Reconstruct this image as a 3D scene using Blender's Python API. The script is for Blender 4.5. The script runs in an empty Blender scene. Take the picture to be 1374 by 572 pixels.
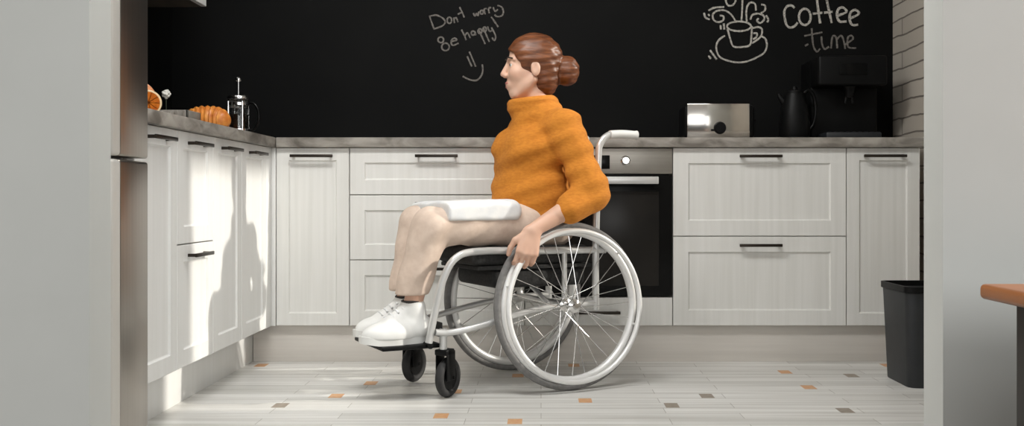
import bpy, bmesh, math, random
import numpy as np
from mathutils import Vector, Matrix
random.seed(4)
PI = math.pi
SC = bpy.context.scene
COL = SC.collection

# ------------------------------------------------------------------ camera, light, exposure
FPX, CX, CY, EYE = 1340.0, 726.0, 267.0, 0.67
cam_d = bpy.data.cameras.new('camera')
cam = bpy.data.objects.new('camera', cam_d); COL.objects.link(cam)
cam_d.sensor_width = 36; cam_d.lens = 36 * FPX / 1374
cam_d.shift_x = -(CX - 687) / 1374; cam_d.shift_y = -(286 - CY) / 1374
cam_d.clip_start = 0.05
cam.location = (0, 0, EYE); cam.rotation_euler = (PI / 2, 0, 0)
SC.camera = cam

SUN_ELEV, SUN_AZ = math.radians(22), math.radians(-1.5)
w = bpy.data.worlds.new('sky'); SC.world = w; w.use_nodes = True
w.node_tree.nodes['Background'].inputs[0].default_value = (0.93, 0.97, 1.0, 1)
w.node_tree.nodes['Background'].inputs[1].default_value = 0.10
sd = bpy.data.lights.new('sun', 'SUN'); sun = bpy.data.objects.new('sun', sd); COL.objects.link(sun)
sd.energy = 2.8; sd.angle = math.radians(1.2); sd.color = (1.0, 0.95, 0.86)
sun.rotation_euler = Vector((-math.cos(SUN_ELEV) * math.cos(SUN_AZ), math.cos(SUN_ELEV) * math.sin(SUN_AZ), -math.sin(SUN_ELEV))).to_track_quat('-Z', 'Y').to_euler()
def area(name, loc, target, sx, sy, power, color):
    d = bpy.data.lights.new(name, 'AREA'); d.shape = 'RECTANGLE'; d.size = sx; d.size_y = sy; d.energy = power; d.color = color
    o = bpy.data.objects.new(name, d); COL.objects.link(o); o.location = loc
    o.rotation_euler = (Vector(target) - Vector(loc)).to_track_quat('-Z', 'Y').to_euler()
    return o
area('living_room_window_light', (1.6, -2.4, 1.5), (0.2, 4.0, 0.6), 1.6, 1.5, 34, (1.0, 1.0, 0.985))
area('living_room_back_fill', (-0.2, -2.5, 1.7), (-0.3, 4.0, 0.7), 1.6, 1.6, 24, (1.0, 1.0, 0.985))  # fill added behind the camera to lift the back drawer fronts
area('living_room_right_fill', (3.2, -0.6, 1.75), (-0.6, 3.4, 0.7), 2.2, 1.7, 33, (0.98, 1.0, 1.0))  # fill added to brighten the left edge of the opening, no window modelled
area('living_room_left_fill', (-2.9, -0.9, 1.6), (-0.9, 2.0, 0.9), 1.2, 1.4, 26, (1.0, 1.0, 0.985))  # fill added to brighten the left front wall, no window modelled
area('kitchen_overhead_fill', (-0.6, 2.6, 2.56), (-0.5, 3.4, 0.3), 0.9, 0.5, 40, (1.0, 0.995, 0.97))  # fill added to brighten the left of the kitchen, no lamp fitting
area('kitchen_overhead_fill', (0.35, 2.5, 2.56), (0.35, 3.4, 0.3), 0.9, 0.5, 16, (1.0, 0.995, 0.97))  # second added fill, lifts the right drawers and middle of the floor
SC.view_settings.view_transform = 'Standard'; SC.view_settings.look = 'None'
SC.view_settings.exposure = 0.12; SC.view_settings.gamma = 1.0
SC.view_settings.use_curve_mapping = False
SC.cycles.max_bounces = 10; SC.cycles.diffuse_bounces = 6; SC.cycles.use_denoising = True
SC.cycles.sample_clamp_indirect = 6.0

# ------------------------------------------------------------------ materials
def mat(name, c1, c2=None, scale=(8, 8, 8), rough=0.5, metal=0.0, detail=4, contrast=(0.35, 0.65), bump=0.0, spec=None,
        trans=0.0, ior=None, sss=0.0, coat=0.0, distort=0.0, emit=None, alpha=None):
    m = bpy.data.materials.new(name); m.use_nodes = True
    nt = m.node_tree; b = nt.nodes['Principled BSDF']
    b.inputs['Base Color'].default_value = (*c1, 1); b.inputs['Roughness'].default_value = rough
    b.inputs['Metallic'].default_value = metal
    if spec is not None: b.inputs['Specular IOR Level'].default_value = spec
    if trans: b.inputs['Transmission Weight'].default_value = trans
    if ior: b.inputs['IOR'].default_value = ior
    if coat: b.inputs['Coat Weight'].default_value = coat
    if sss:
        b.inputs['Subsurface Weight'].default_value = sss
        b.inputs['Subsurface Radius'].default_value = (0.012, 0.005, 0.003)
    tc = nt.nodes.new('ShaderNodeTexCoord'); mp = nt.nodes.new('ShaderNodeMapping'); mp.inputs['Scale'].default_value = scale
    nz = nt.nodes.new('ShaderNodeTexNoise'); nz.inputs['Scale'].default_value = 1.0; nz.inputs['Detail'].default_value = detail
    nz.inputs['Distortion'].default_value = distort
    nt.links.new(tc.outputs['Object'], mp.inputs['Vector']); nt.links.new(mp.outputs[0], nz.inputs['Vector'])
    if c2 is not None:
        r = nt.nodes.new('ShaderNodeValToRGB')
        r.color_ramp.elements[0].position, r.color_ramp.elements[1].position = contrast
        r.color_ramp.elements[0].color = (*c1, 1); r.color_ramp.elements[1].color = (*c2, 1)
        nt.links.new(nz.outputs['Fac'], r.inputs['Fac']); nt.links.new(r.outputs[0], b.inputs['Base Color'])
    if bump:
        bp = nt.nodes.new('ShaderNodeBump'); bp.inputs['Strength'].default_value = bump; bp.inputs['Distance'].default_value = 0.004
        nt.links.new(nz.outputs['Fac'], bp.inputs['Height']); nt.links.new(bp.outputs[0], b.inputs['Normal'])
    return m

M = {}
M['plaster'] = mat('grey_plaster', (0.60, 0.61, 0.585), (0.63, 0.64, 0.615), (3, 3, 3), rough=0.85, bump=0.05)
M['ceiling'] = mat('ceiling_paint', (0.8, 0.8, 0.79), (0.82, 0.82, 0.81), (3, 3, 3), rough=0.9)
M['chalkboard'] = mat('chalkboard_paint', (0.0035, 0.0037, 0.0038), (0.0055, 0.0056, 0.0055), (2.2, 2.2, 2.2), rough=0.7, spec=0.12)
M['chalk'] = mat('white_chalk', (0.56, 0.53, 0.48), (0.17, 0.16, 0.145), (130, 130, 130), rough=0.95, contrast=(0.42, 0.72))
M['chalk_dim'] = mat('thin_white_chalk', (0.22, 0.20, 0.18), (0.06, 0.055, 0.05), (130, 130, 130), rough=0.95, contrast=(0.4, 0.75))
M['cabinet'] = mat('whitewashed_wood', (0.69, 0.685, 0.655), (0.76, 0.755, 0.73), (46, 46, 1.6), rough=0.5, contrast=(0.3, 0.7), bump=0.04)
M['cabinet_h'] = mat('plinth_wood', (0.60, 0.565, 0.525), (0.68, 0.645, 0.60), (1.6, 46, 46), rough=0.5, contrast=(0.3, 0.7))
M['carcass'] = mat('cabinet_carcass', (0.50, 0.48, 0.45), rough=0.6)
M['white_lacquer'] = mat('white_painted_wood', (0.74, 0.74, 0.72), (0.78, 0.78, 0.765), (40, 40, 1.5), rough=0.4)
M['underside'] = mat('dark_brown_board', (0.05, 0.043, 0.034), (0.075, 0.062, 0.05), (20, 3, 20), rough=0.6)
M['worktop'] = mat('grey_stone_worktop', (0.13, 0.115, 0.098), (0.36, 0.335, 0.30), (9, 9, 22), rough=0.5, detail=8, contrast=(0.33, 0.66), distort=0.6)
M['bronze'] = mat('dark_bronze', (0.045, 0.037, 0.03), rough=0.35, metal=0.8)
M['steel'] = mat('brushed_steel', (0.36, 0.34, 0.31), (0.42, 0.395, 0.36), (2, 2, 200), rough=0.42, metal=1.0, contrast=(0.3, 0.7))
M['fridge_steel'] = mat('fridge_steel', (0.40, 0.37, 0.335), (0.45, 0.42, 0.385), (2, 200, 2), rough=0.32, metal=1.0, contrast=(0.3, 0.7))
M['fridge_trim'] = mat('fridge_aluminium_trim', (0.66, 0.64, 0.60), rough=0.5, metal=0.3)
M['chrome'] = mat('chrome', (0.72, 0.71, 0.70), rough=0.16, metal=1.0)
M['silver'] = mat('silver_paint', (0.66, 0.66, 0.65), rough=0.34, metal=0.55)
M['rim'] = mat('light_alloy', (0.80, 0.80, 0.79), rough=0.35, metal=0.25)
M['grip'] = mat('light_grey_grip', (0.66, 0.66, 0.64), rough=0.55)
M['tyre'] = mat('grey_rubber', (0.15, 0.147, 0.143), (0.20, 0.195, 0.19), (60, 60, 60), rough=0.75)
M['black_rubber'] = mat('black_rubber', (0.016, 0.016, 0.016), (0.025, 0.024, 0.024), (50, 50, 50), rough=0.7)
M['black_plastic'] = mat('black_plastic', (0.004, 0.0042, 0.0044), (0.006, 0.006, 0.0062), (20, 20, 20), rough=0.42, spec=0.14)
M['bin_plastic'] = mat('charcoal_plastic', (0.013, 0.015, 0.018), (0.018, 0.02, 0.023), (20, 20, 20), rough=0.5)
M['black_fabric'] = mat('black_fabric', (0.012, 0.012, 0.012), (0.028, 0.027, 0.026), (120, 120, 120), rough=0.9, bump=0.2)
M['black_gloss'] = mat('black_glass', (0.004, 0.004, 0.004), rough=0.22, spec=0.15)
M['oven_window'] = mat('tinted_oven_window', (0.014, 0.013, 0.012), (0.02, 0.018, 0.016), (6, 6, 6), rough=0.25, spec=0.15)
M['glass'] = mat('clear_glass', (0.95, 0.96, 0.95), rough=0.02, trans=1.0, ior=1.45)
M['coffee'] = mat('coffee_liquid', (0.02, 0.011, 0.006), rough=0.15)
M['orange_wood'] = mat('orange_varnished_wood', (0.34, 0.115, 0.035), (0.46, 0.175, 0.058), (26, 2, 26), rough=0.4, contrast=(0.3, 0.7))
M['shade_board'] = mat('dark_shade_board', (0.022, 0.02, 0.018), (0.032, 0.029, 0.025), (10, 10, 3), rough=0.6)  # near-black tone for the added block that deepens shade under the bench
M['dark_floor'] = mat('low_bounce_floor', (0.05, 0.034, 0.022), (0.075, 0.052, 0.034), (2, 30, 2), rough=0.5)  # dark tone chosen to cut bounced light, for an unseen floor
M['tray'] = mat('grey_ceramic', (0.14, 0.13, 0.115), (0.23, 0.215, 0.19), (14, 14, 14), rough=0.5)
M['peel'] = mat('orange_peel', (0.62, 0.19, 0.02), (0.72, 0.26, 0.035), (60, 60, 60), rough=0.55, bump=0.3, spec=0.25)
M['pith'] = mat('pale_pith', (0.80, 0.62, 0.38), rough=0.6)
M['pulp'] = mat('orange_pulp', (0.40, 0.085, 0.004), (0.58, 0.16, 0.010), (70, 70, 70), rough=0.6, spec=0.15)
M['grapefruit'] = mat('grapefruit_peel', (0.62, 0.24, 0.10), (0.66, 0.34, 0.20), (16, 16, 16), rough=0.45, bump=0.15)
M['petal'] = mat('white_petal', (0.78, 0.77, 0.72), (0.68, 0.67, 0.6), (50, 50, 50), rough=0.7)
M['stem'] = mat('dark_green_stem', (0.02, 0.028, 0.012), rough=0.6)
M['crust'] = mat('baked_crust', (0.42, 0.11, 0.012), (0.66, 0.27, 0.05), (38, 38, 38), rough=0.42, contrast=(0.35, 0.7), bump=0.15)
M['skin'] = mat('skin', (0.60, 0.36, 0.26), (0.66, 0.42, 0.31), (12, 12, 12), rough=0.5, sss=0.12)
M['lip'] = mat('lip', (0.47, 0.17, 0.14), rough=0.42)
M['eye_white'] = mat('eye_white', (0.62, 0.60, 0.57), rough=0.25)
M['iris'] = mat('iris', (0.05, 0.03, 0.02), rough=0.15)
M['hair'] = mat('auburn_hair', (0.075, 0.022, 0.008), (0.21, 0.068, 0.022), (26, 26, 120), rough=0.42, contrast=(0.3, 0.7), bump=0.4)
M['dark_hair'] = mat('dark_brown_brow', (0.03, 0.016, 0.01), rough=0.6)
M['sweater'] = mat('mustard_knit', (0.47, 0.158, 0.011), (0.56, 0.205, 0.018), (60, 60, 160), rough=0.9, bump=0.15)
M['trousers'] = mat('beige_cotton', (0.60, 0.47, 0.385), (0.66, 0.53, 0.44), (50, 50, 50), rough=0.85, bump=0.12)
M['white_cloth'] = mat('white_cloth', (0.80, 0.80, 0.79), (0.72, 0.73, 0.74), (30, 30, 30), rough=0.85, bump=0.15)
M['shoe_white'] = mat('white_leather', (0.80, 0.80, 0.78), (0.76, 0.76, 0.74), (30, 30, 30), rough=0.5)
M['shoe_sole'] = mat('white_rubber_sole', (0.72, 0.72, 0.70), rough=0.6)
M['dark_sock'] = mat('dark_sock', (0.045, 0.04, 0.038), rough=0.9)
M['inlay_orange'] = mat('orange_inlay', (0.60, 0.30, 0.15), (0.66, 0.40, 0.20), (60, 60, 60), rough=0.45)
M['inlay_brown'] = mat('brown_inlay', (0.26, 0.22, 0.175), (0.32, 0.27, 0.22), (60, 60, 60), rough=0.45)
M['toaster_face'] = mat('polished_steel', (0.68, 0.65, 0.61), rough=0.13, metal=1.0)

def brick_wall_material():
    m = bpy.data.materials.new('white_painted_brick'); m.use_nodes = True; nt = m.node_tree; b = nt.nodes['Principled BSDF']
    tc = nt.nodes.new('ShaderNodeTexCoord'); sp = nt.nodes.new('ShaderNodeSeparateXYZ'); cb = nt.nodes.new('ShaderNodeCombineXYZ')
    nz = nt.nodes.new('ShaderNodeTexNoise'); nz.inputs['Scale'].default_value = 7
    ad = nt.nodes.new('ShaderNodeMath'); ad.operation = 'MULTIPLY_ADD'; ad.inputs[1].default_value = 0.02
    nt.links.new(tc.outputs['Object'], sp.inputs[0]); nt.links.new(tc.outputs['Object'], nz.inputs['Vector'])
    nt.links.new(nz.outputs['Fac'], ad.inputs[0]); nt.links.new(sp.outputs['Z'], ad.inputs[2])
    nt.links.new(sp.outputs['Y'], cb.inputs[0]); nt.links.new(ad.outputs[0], cb.inputs[1])
    br = nt.nodes.new('ShaderNodeTexBrick'); br.inputs['Scale'].default_value = 1.0
    br.inputs['Brick Width'].default_value = 0.56; br.inputs['Row Height'].default_value = 0.0745
    br.inputs['Mortar Size'].default_value = 0.0042; br.inputs['Mortar Smooth'].default_value = 0.25
    br.inputs['Color1'].default_value = (0.50, 0.45, 0.385, 1); br.inputs['Color2'].default_value = (0.54, 0.49, 0.425, 1)
    br.inputs['Mortar'].default_value = (0.20, 0.175, 0.15, 1)
    nt.links.new(cb.outputs[0], br.inputs['Vector']); nt.links.new(br.outputs['Color'], b.inputs['Base Color'])
    bp = nt.nodes.new('ShaderNodeBump'); bp.inputs['Strength'].default_value = 0.8; bp.inputs['Distance'].default_value = 0.006; bp.invert = True
    nt.links.new(br.outputs['Fac'], bp.inputs['Height']); nt.links.new(bp.outputs[0], b.inputs['Normal'])
    b.inputs['Roughness'].default_value = 0.85
    return m
M['brick'] = brick_wall_material()

def floor_material():
    m = bpy.data.materials.new('grey_white_planks'); m.use_nodes = True; nt = m.node_tree; b = nt.nodes['Principled BSDF']
    tc = nt.nodes.new('ShaderNodeTexCoord')
    br = nt.nodes.new('ShaderNodeTexBrick'); br.inputs['Scale'].default_value = 1.0
    br.inputs['Brick Width'].default_value = 0.62; br.inputs['Row Height'].default_value = 0.078
    br.inputs['Mortar Size'].default_value = 0.0011; br.inputs['Mortar Smooth'].default_value = 0.1; br.inputs['Bias'].default_value = 0.0
    br.offset = 0.37; br.offset_frequency = 2
    br.inputs['Color1'].default_value = (0.66, 0.655, 0.63, 1); br.inputs['Color2'].default_value = (0.80, 0.795, 0.775, 1)
    br.inputs['Mortar'].default_value = (0.36, 0.34, 0.31, 1)
    nt.links.new(tc.outputs['Object'], br.inputs['Vector'])
    mp = nt.nodes.new('ShaderNodeMapping'); mp.inputs['Scale'].default_value = (1.3, 34, 1)
    nz = nt.nodes.new('ShaderNodeTexNoise'); nz.inputs['Scale'].default_value = 1.0; nz.inputs['Detail'].default_value = 7
    nt.links.new(tc.outputs['Object'], mp.inputs[0]); nt.links.new(mp.outputs[0], nz.inputs['Vector'])
    rp = nt.nodes.new('ShaderNodeValToRGB'); rp.color_ramp.elements[0].position = 0.3; rp.color_ramp.elements[1].position = 0.62
    rp.color_ramp.elements[0].color = (0.72, 0.71, 0.69, 1); rp.color_ramp.elements[1].color = (1.0, 1.0, 1.0, 1)
    nt.links.new(nz.outputs['Fac'], rp.inputs[0])
    mx = nt.nodes.new('ShaderNodeMix'); mx.data_type = 'RGBA'; mx.blend_type = 'MULTIPLY'; mx.inputs['Factor'].default_value = 1.0
    nt.links.new(br.outputs['Color'], mx.inputs['A']); nt.links.new(rp.outputs[0], mx.inputs['B'])
    nt.links.new(mx.outputs['Result'], b.inputs['Base Color'])
    b.inputs['Roughness'].default_value = 0.36
    return m
M['floor'] = floor_material()

# ------------------------------------------------------------------ mesh helpers
def new(): return bmesh.new()
def rbox(bm, lo, hi, bevel=0.0, seg=2, mi=0):
    lo, hi = Vector(lo), Vector(hi)
    t = bmesh.new()
    bmesh.ops.create_cube(t, size=1.0, matrix=Matrix.Translation((lo + hi) / 2) @ Matrix.Diagonal((*(hi - lo), 1)))
    if bevel: bmesh.ops.bevel(t, geom=t.edges[:], offset=bevel, segments=seg, affect='EDGES', profile=0.5)
    join(bm, t, mi)
def join(bm, t, mi=0, mtx=None):
    if mtx is not None: t.transform(mtx)
    vm = {v: bm.verts.new(v.co) for v in t.verts}
    for f in t.faces:
        try:
            nf = bm.faces.new([vm[v] for v in f.verts]); nf.material_index = mi; nf.smooth = True
        except ValueError: pass
    t.free()
def frame_of(d):
    d = Vector(d).normalized(); a = Vector((0, 0, 1)) if abs(d.z) < 0.9 else Vector((1, 0, 0))
    u = d.cross(a).normalized(); return u, d.cross(u).normalized()
def tube(bm, pts, r, n=10, mi=0, cap=True, closed=False, flat=None):
    pts = [Vector(p) for p in pts]; N = len(pts); rings = []
    rs = r if isinstance(r, (list, tuple)) else [r] * N
    u = None
    for i, p in enumerate(pts):
        if closed: d = pts[(i + 1) % N] - pts[i - 1]
        else: d = pts[min(i + 1, N - 1)] - pts[max(i - 1, 0)]
        d.normalize()
        if u is None: u, v = frame_of(d)
        else:
            u = (u - d * u.dot(d)).normalized(); v = d.cross(u)
        ring = []
        for k in range(n):
            a = 2 * PI * k / n; off = (u * math.cos(a) + v * math.sin(a)) * rs[i]
            if flat: off = Vector((off[0] * flat[0], off[1] * flat[1], off[2] * flat[2]))
            ring.append(bm.verts.new(p + off))
        rings.append(ring)
    def q(a, b):
        for k in range(n):
            f = bm.faces.new((a[k], a[(k + 1) % n], b[(k + 1) % n], b[k])); f.smooth = True; f.material_index = mi
    for i in range(N - 1): q(rings[i], rings[i + 1])
    if closed: q(rings[-1], rings[0])
    elif cap:
        for rg in (rings[0][::-1], rings[-1]):
            f = bm.faces.new(rg); f.material_index = mi
def smooth_path(pts, sub=6, closed=False):
    P = [Vector(p) for p in pts]; N = len(P); out = []
    for i in range(N if closed else N - 1):
        if closed: a, b, c, d = P[i - 1], P[i], P[(i + 1) % N], P[(i + 2) % N]
        else: a, b, c, d = P[max(i - 1, 0)], P[i], P[i + 1], P[min(i + 2, N - 1)]
        for k in range(sub):
            t = k / sub
            out.append(0.5 * ((2 * b) + (c - a) * t + (2 * a - 5 * b + 4 * c - d) * t * t + (3 * b - a - 3 * c + d) * t ** 3))
    if not closed: out.append(P[-1])
    return out
def lathe(bm, prof, c=(0, 0, 0), n=28, mi=0, axis='Z', mtx=None):
    t = bmesh.new(); rings = []
    for r, z in prof:
        if r < 1e-5: rings.append([t.verts.new((0, 0, z))])
        else: rings.append([t.verts.new((r * math.cos(2 * PI * k / n), r * math.sin(2 * PI * k / n), z)) for k in range(n)])
    for a, b in zip(rings, rings[1:]):
        if len(a) == 1 and len(b) == 1: continue
        for k in range(n):
            j = (k + 1) % n
            if len(a) == 1: t.faces.new((a[0], b[j], b[k]))
            elif len(b) == 1: t.faces.new((a[k], a[j], b[0]))
            else: t.faces.new((a[k], a[j], b[j], b[k]))
    R = {'Z': Matrix.Identity(4), 'Y': Matrix.Rotation(-PI / 2, 4, 'X'), 'X': Matrix.Rotation(PI / 2, 4, 'Y')}[axis]
    join(bm, t, mi, Matrix.Translation(c) @ (mtx or Matrix.Identity(4)) @ R)
def torus(bm, R, r, c=(0, 0, 0), n=64, m=12, mi=0, squash=1.0):      # axis = Y
    rings = []
    for i in range(n):
        a = 2 * PI * i / n
        rings.append([bm.verts.new((c[0] + (R + r * math.cos(b)) * math.cos(a), c[1] + r * squash * math.sin(b), c[2] + (R + r * math.cos(b)) * math.sin(a))) for b in [2 * PI * k / m for k in range(m)]])
    for i in range(n):
        for k in range(m):
            f = bm.faces.new((rings[i][k], rings[i][(k + 1) % m], rings[(i + 1) % n][(k + 1) % m], rings[(i + 1) % n][k])); f.smooth = True; f.material_index = mi
def root_off(p):
    if p is None: return Vector((0, 0, 0))
    while p.parent is not None: p = p.parent
    return Vector((0, 0, 0)) if p.get('_local') else Vector(p.location)
def finish(me, name, mats, parent, angle=38):
    if not isinstance(mats, (list, tuple)): mats = [mats]
    for m in mats: me.materials.append(m)
    me.set_sharp_from_angle(angle=math.radians(angle))
    o = bpy.data.objects.new(name, me); COL.objects.link(o)
    if parent is not None: o.parent = parent
    return o
def obj(name, bm, mats, parent=None, origin=None, angle=38):
    off = root_off(parent) if parent is not None else Vector(origin or (0, 0, 0))
    bmesh.ops.recalc_face_normals(bm, faces=bm.faces[:])
    bm.transform(Matrix.Translation(-off))
    me = bpy.data.meshes.new(name); bm.to_mesh(me); bm.free()
    o = finish(me, name, mats, parent, angle)
    if parent is None and origin is not None: o.location = origin
    return o
def tag(o, label, cat, group=None):
    o['label'] = label; o['category'] = cat
    if group: o['group'] = group
    return o
def thing(name, label, cat, loc=(0, 0, 0), rotz=0.0, group=None, local=False):
    o = bpy.data.objects.new(name, None); COL.objects.link(o); o.empty_display_size = 0.05
    o.location = loc; o.rotation_euler = (0, 0, rotz)
    LOCAL[o.name] = local
    return tag(o, label, cat, group)
LOCAL = {}
def root_off(p):
    while p.parent is not None: p = p.parent
    return Vector((0, 0, 0)) if LOCAL.get(p.name) else Vector(p.location)
def struct(name, bm, m, kind='structure'):
    o = obj(name, bm, m); o['kind'] = kind; return o
def at(px, py, Y): return Vector(((px - CX) / FPX * Y, Y, EYE - (py - CY) / FPX * Y))

# ------------------------------------------------------------------ room shell
XL, XR, YB, H = -1.70, 1.62, 4.60, 2.60       # kitchen walls
YP0, YP1 = 2.00, 2.10                           # the partition with the wide opening
bm = new(); rbox(bm, (-3.4, YP0, -0.1), (3.4, YB + 0.1, 0.0))
inl = [(348, 492, 1), (454, 529, 1), (373, 547, 2), (500, 512, 1), (593, 556, 1), (691, 565, 1), (612, 523, 1), (695, 505, 1), (770, 491, 1),
       (785, 537, 1), (946, 529, 2), (1051, 498, 1), (1085, 520, 1), (1140, 503, 2), (1192, 491, 1), (901, 544, 2), (1138, 554, 2)]
for px, py, mi in inl:
    Y = EYE * FPX / (py - CY); X = (px - CX) / FPX * Y
    r = round(Y / 0.078 - 0.5); yc = (r + 0.5) * 0.078
    rbox(bm, (X - 0.022, yc - 0.034, -0.01), (X + 0.022, yc + 0.034, 0.0006), mi=mi)
struct('floor', bm, [M['floor'], M['inlay_orange'], M['inlay_brown']])
bm = new(); rbox(bm, (-3.4, -3.2, -0.1), (3.4, YP0, 0.0)); struct('floor_living_room', bm, M['dark_floor'])  # out of view, made dark to keep bounce off the front wall
bm = new(); rbox(bm, (-3.4, -3.2, H), (3.4, YB + 0.1, H + 0.1)); struct('ceiling', bm, M['ceiling'])
bm = new(); rbox(bm, (XL - 0.1, YB, 0), (XR + 0.1, YB + 0.1, H)); wall_back = struct('wall_back', bm, M['chalkboard'])
bm = new(); rbox(bm, (XL - 0.1, YP1, 0), (XL, YB, H)); struct('wall_left', bm, M['chalkboard'])
WY0, WY1, WZ0, WZ1 = 3.18, 4.20, 0.74, 2.05    # window opening in the right-hand wall
bm = new()
rbox(bm, (XR, WY1, 0), (XR + 0.1, YB, H)); rbox(bm, (XR, YP1, 0), (XR + 0.1, WY0, H))
rbox(bm, (XR, WY0, 0), (XR + 0.1, WY1, WZ0)); rbox(bm, (XR, WY0, WZ1), (XR + 0.1, WY1, H))
struct('wall_right', bm, M['brick'])
bm = new()
for y0, y1 in ((WY0, WY0 + 0.05), (WY1 - 0.05, WY1)): rbox(bm, (XR + 0.02, y0, WZ0), (XR + 0.08, y1, WZ1), 0.004)
for z0, z1 in ((WZ0, WZ0 + 0.05), (WZ1 - 0.05, WZ1)): rbox(bm, (XR + 0.02, WY0 + 0.05, z0), (XR + 0.08, WY1 - 0.05, z1), 0.004)
struct('window_1', bm, M['white_lacquer'])
bm = new(); rbox(bm, (-3.4, YP0, 0), (-0.905, YP1, H)); struct('wall_front_left', bm, M['plaster'])
bm = new(); rbox(bm, (0.805, YP0, 0), (3.4, YP1, H)); struct('wall_front_right', bm, M['plaster'])

# chalk drawings, drawn on the black wall itself
def stroke(bm, pts, wd, sub=5, closed=False):
    pl = smooth_path([(p[0], YB - 0.0008, p[1]) for p in pts], sub, closed)
    rs = [wd / 2 * random.uniform(0.78, 1.12) for _ in pl]
    tube(bm, pl, rs, 6, closed=closed, flat=(1, 0.12, 1))
def zpts(pts, ox, oy, s):
    out = []
    for x, y in pts:
        v = at(ox + x / s, oy + y / s, YB); out.append((v.x, v.z))
    return out
def ell(cx, cy, rx, ry, n=14): return [(cx + rx * math.cos(2 * PI * k / n), cy + ry * math.sin(2 * PI * k / n)) for k in range(n)]
greeting = [([(78, 105), (92, 145), (108, 188)], 0), ([(75, 105), (120, 97), (160, 115), (178, 140), (160, 165), (108, 185)], 0),
    (ell(205, 130, 14, 20), 1), ([(232, 112), (238, 148)], 0), ([(234, 125), (248, 113), (260, 142)], 0), ([(270, 45), (285, 75), (300, 112)], 0), ([(258, 92), (290, 76)], 0),
    ([(358, 84), (368, 103), (378, 86), (388, 100), (394, 74)], 0), (ell(412, 78, 10, 12), 1), ([(434, 92), (428, 60), (444, 55)], 0), ([(460, 85), (455, 55), (472, 48)], 0),
    ([(484, 46), (497, 72), (515, 60)], 0), ([(512, 35), (538, 45), (550, 75), (540, 100), (510, 106), (494, 94)], 0), ([(472, 108), (495, 140), (517, 173)], 0),
    (ell(150, 255, 18, 18), 1), (ell(180, 300, 24, 24), 1), ([(212, 266), (252, 256), (236, 244), (216, 262), (226, 290), (264, 276)], 0),
    ([(282, 190), (300, 225), (312, 257)], 0), ([(302, 232), (320, 210), (338, 243)], 0), (ell(356, 212, 11, 13), 1), ([(366, 200), (374, 226)], 0),
    ([(394, 193), (414, 238), (434, 282)], 0), (ell(400, 200, 12, 15), 1), ([(422, 178), (441, 224), (460, 268)], 0), (ell(430, 188, 11, 15), 1),
    ([(448, 170), (464, 202), (482, 186)], 0), ([(474, 176), (500, 230), (492, 260), (478, 240)], 0),
    ([(318, 360), (334, 395), (348, 425)], 0), ([(332, 330), (354, 380), (373, 426)], 0), ([(290, 488), (330, 508), (375, 515), (405, 490), (418, 455), (415, 412)], 0)]
bm = new()
for p, c in greeting: stroke(bm, zpts(p, 560, 0, 4.764), 0.0085, closed=bool(c))
o = obj('chalk_lettering', bm, M['chalk_dim'], wall_back); o['label'] = 'handwritten white chalk greeting with a smile under it'
cup = [(ell(352, 202, 92, 37, 20), 1), ([(263, 220), (284, 295), (308, 355), (370, 361), (436, 345), (448, 265), (452, 200)], 0),
    ([(458, 216), (500, 208), (528, 225), (524, 270), (500, 300), (452, 332)], 0), ([(462, 256), (490, 256), (485, 285), (460, 302)], 0),
    ([(244, 274), (200, 305), (178, 350), (185, 405), (215, 445), (280, 470), (350, 480), (420, 470), (490, 440), (545, 405), (566, 350), (555, 300), (528, 280)], 0),
    ([(130, 385), (155, 420), (180, 457)], 0), ([(118, 428), (136, 452)], 0), ([(210, 193), (213, 227)], 0), ([(235, 180), (239, 227)], 0),
    ([(326, 162), (290, 110), (240, 80), (180, 85), (150, 115), (160, 155), (195, 170), (230, 155), (232, 125), (205, 120)], 0), ([(118, 82), (160, 60), (238, 54)], 0),
    ([(84, 98), (95, 135), (127, 150)], 0), ([(116, 108), (126, 122)], 0), ([(370, 158), (375, 100), (380, -40)], 0), ([(412, 165), (408, 100), (415, 50), (440, 20), (475, 30), (482, 82)], 0),
    ([(250, -30), (252, 12), (270, 42), (302, 40), (326, 8), (318, -25)], 0), ([(440, 152), (455, 115), (500, 105), (540, 120), (545, 150), (515, 177), (490, 160), (502, 140)], 0),
    ([(560, 118), (577, 150), (568, 172)], 0), ([(520, 102), (550, 80), (552, 44), (522, 34)], 0)]
bm = new()
for p, c in cup: stroke(bm, zpts(p, 930, 0, 5.7208), 0.0098, closed=bool(c))
o = obj('chalk_drawing', bm, M['chalk'], wall_back); o['label'] = 'white chalk drawing of a steaming coffee cup on a saucer'
words = [([(778, 62), (755, 42), (720, 50), (700, 90), (705, 150), (720, 195), (745, 212), (780, 200), (802, 173)], 0), (ell(857, 130, 45, 62, 18), 1),
    ([(1000, -70), (965, -75), (950, -30), (958, 60), (975, 180)], 0), ([(918, 106), (992, 98)], 0), ([(1075, -70), (1035, -75), (1022, -30), (1038, 60), (1064, 177)], 0), ([(1005, 98), (1070, 90)], 0),
    ([(1105, 122), (1176, 92), (1150, 58), (1115, 70), (1104, 120), (1125, 165), (1178, 164)], 0), ([(1204, 142), (1272, 106), (1245, 76), (1210, 95), (1200, 145), (1220, 190), (1266, 190)], 0)]
bm = new()
for p, c in words: stroke(bm, zpts(p, 930, 0, 5.7208), 0.0125, closed=bool(c))
o = obj('chalk_lettering', bm, M['chalk'], wall_back); o['label'] = 'bold white chalk word beside the chalk cup'
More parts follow.
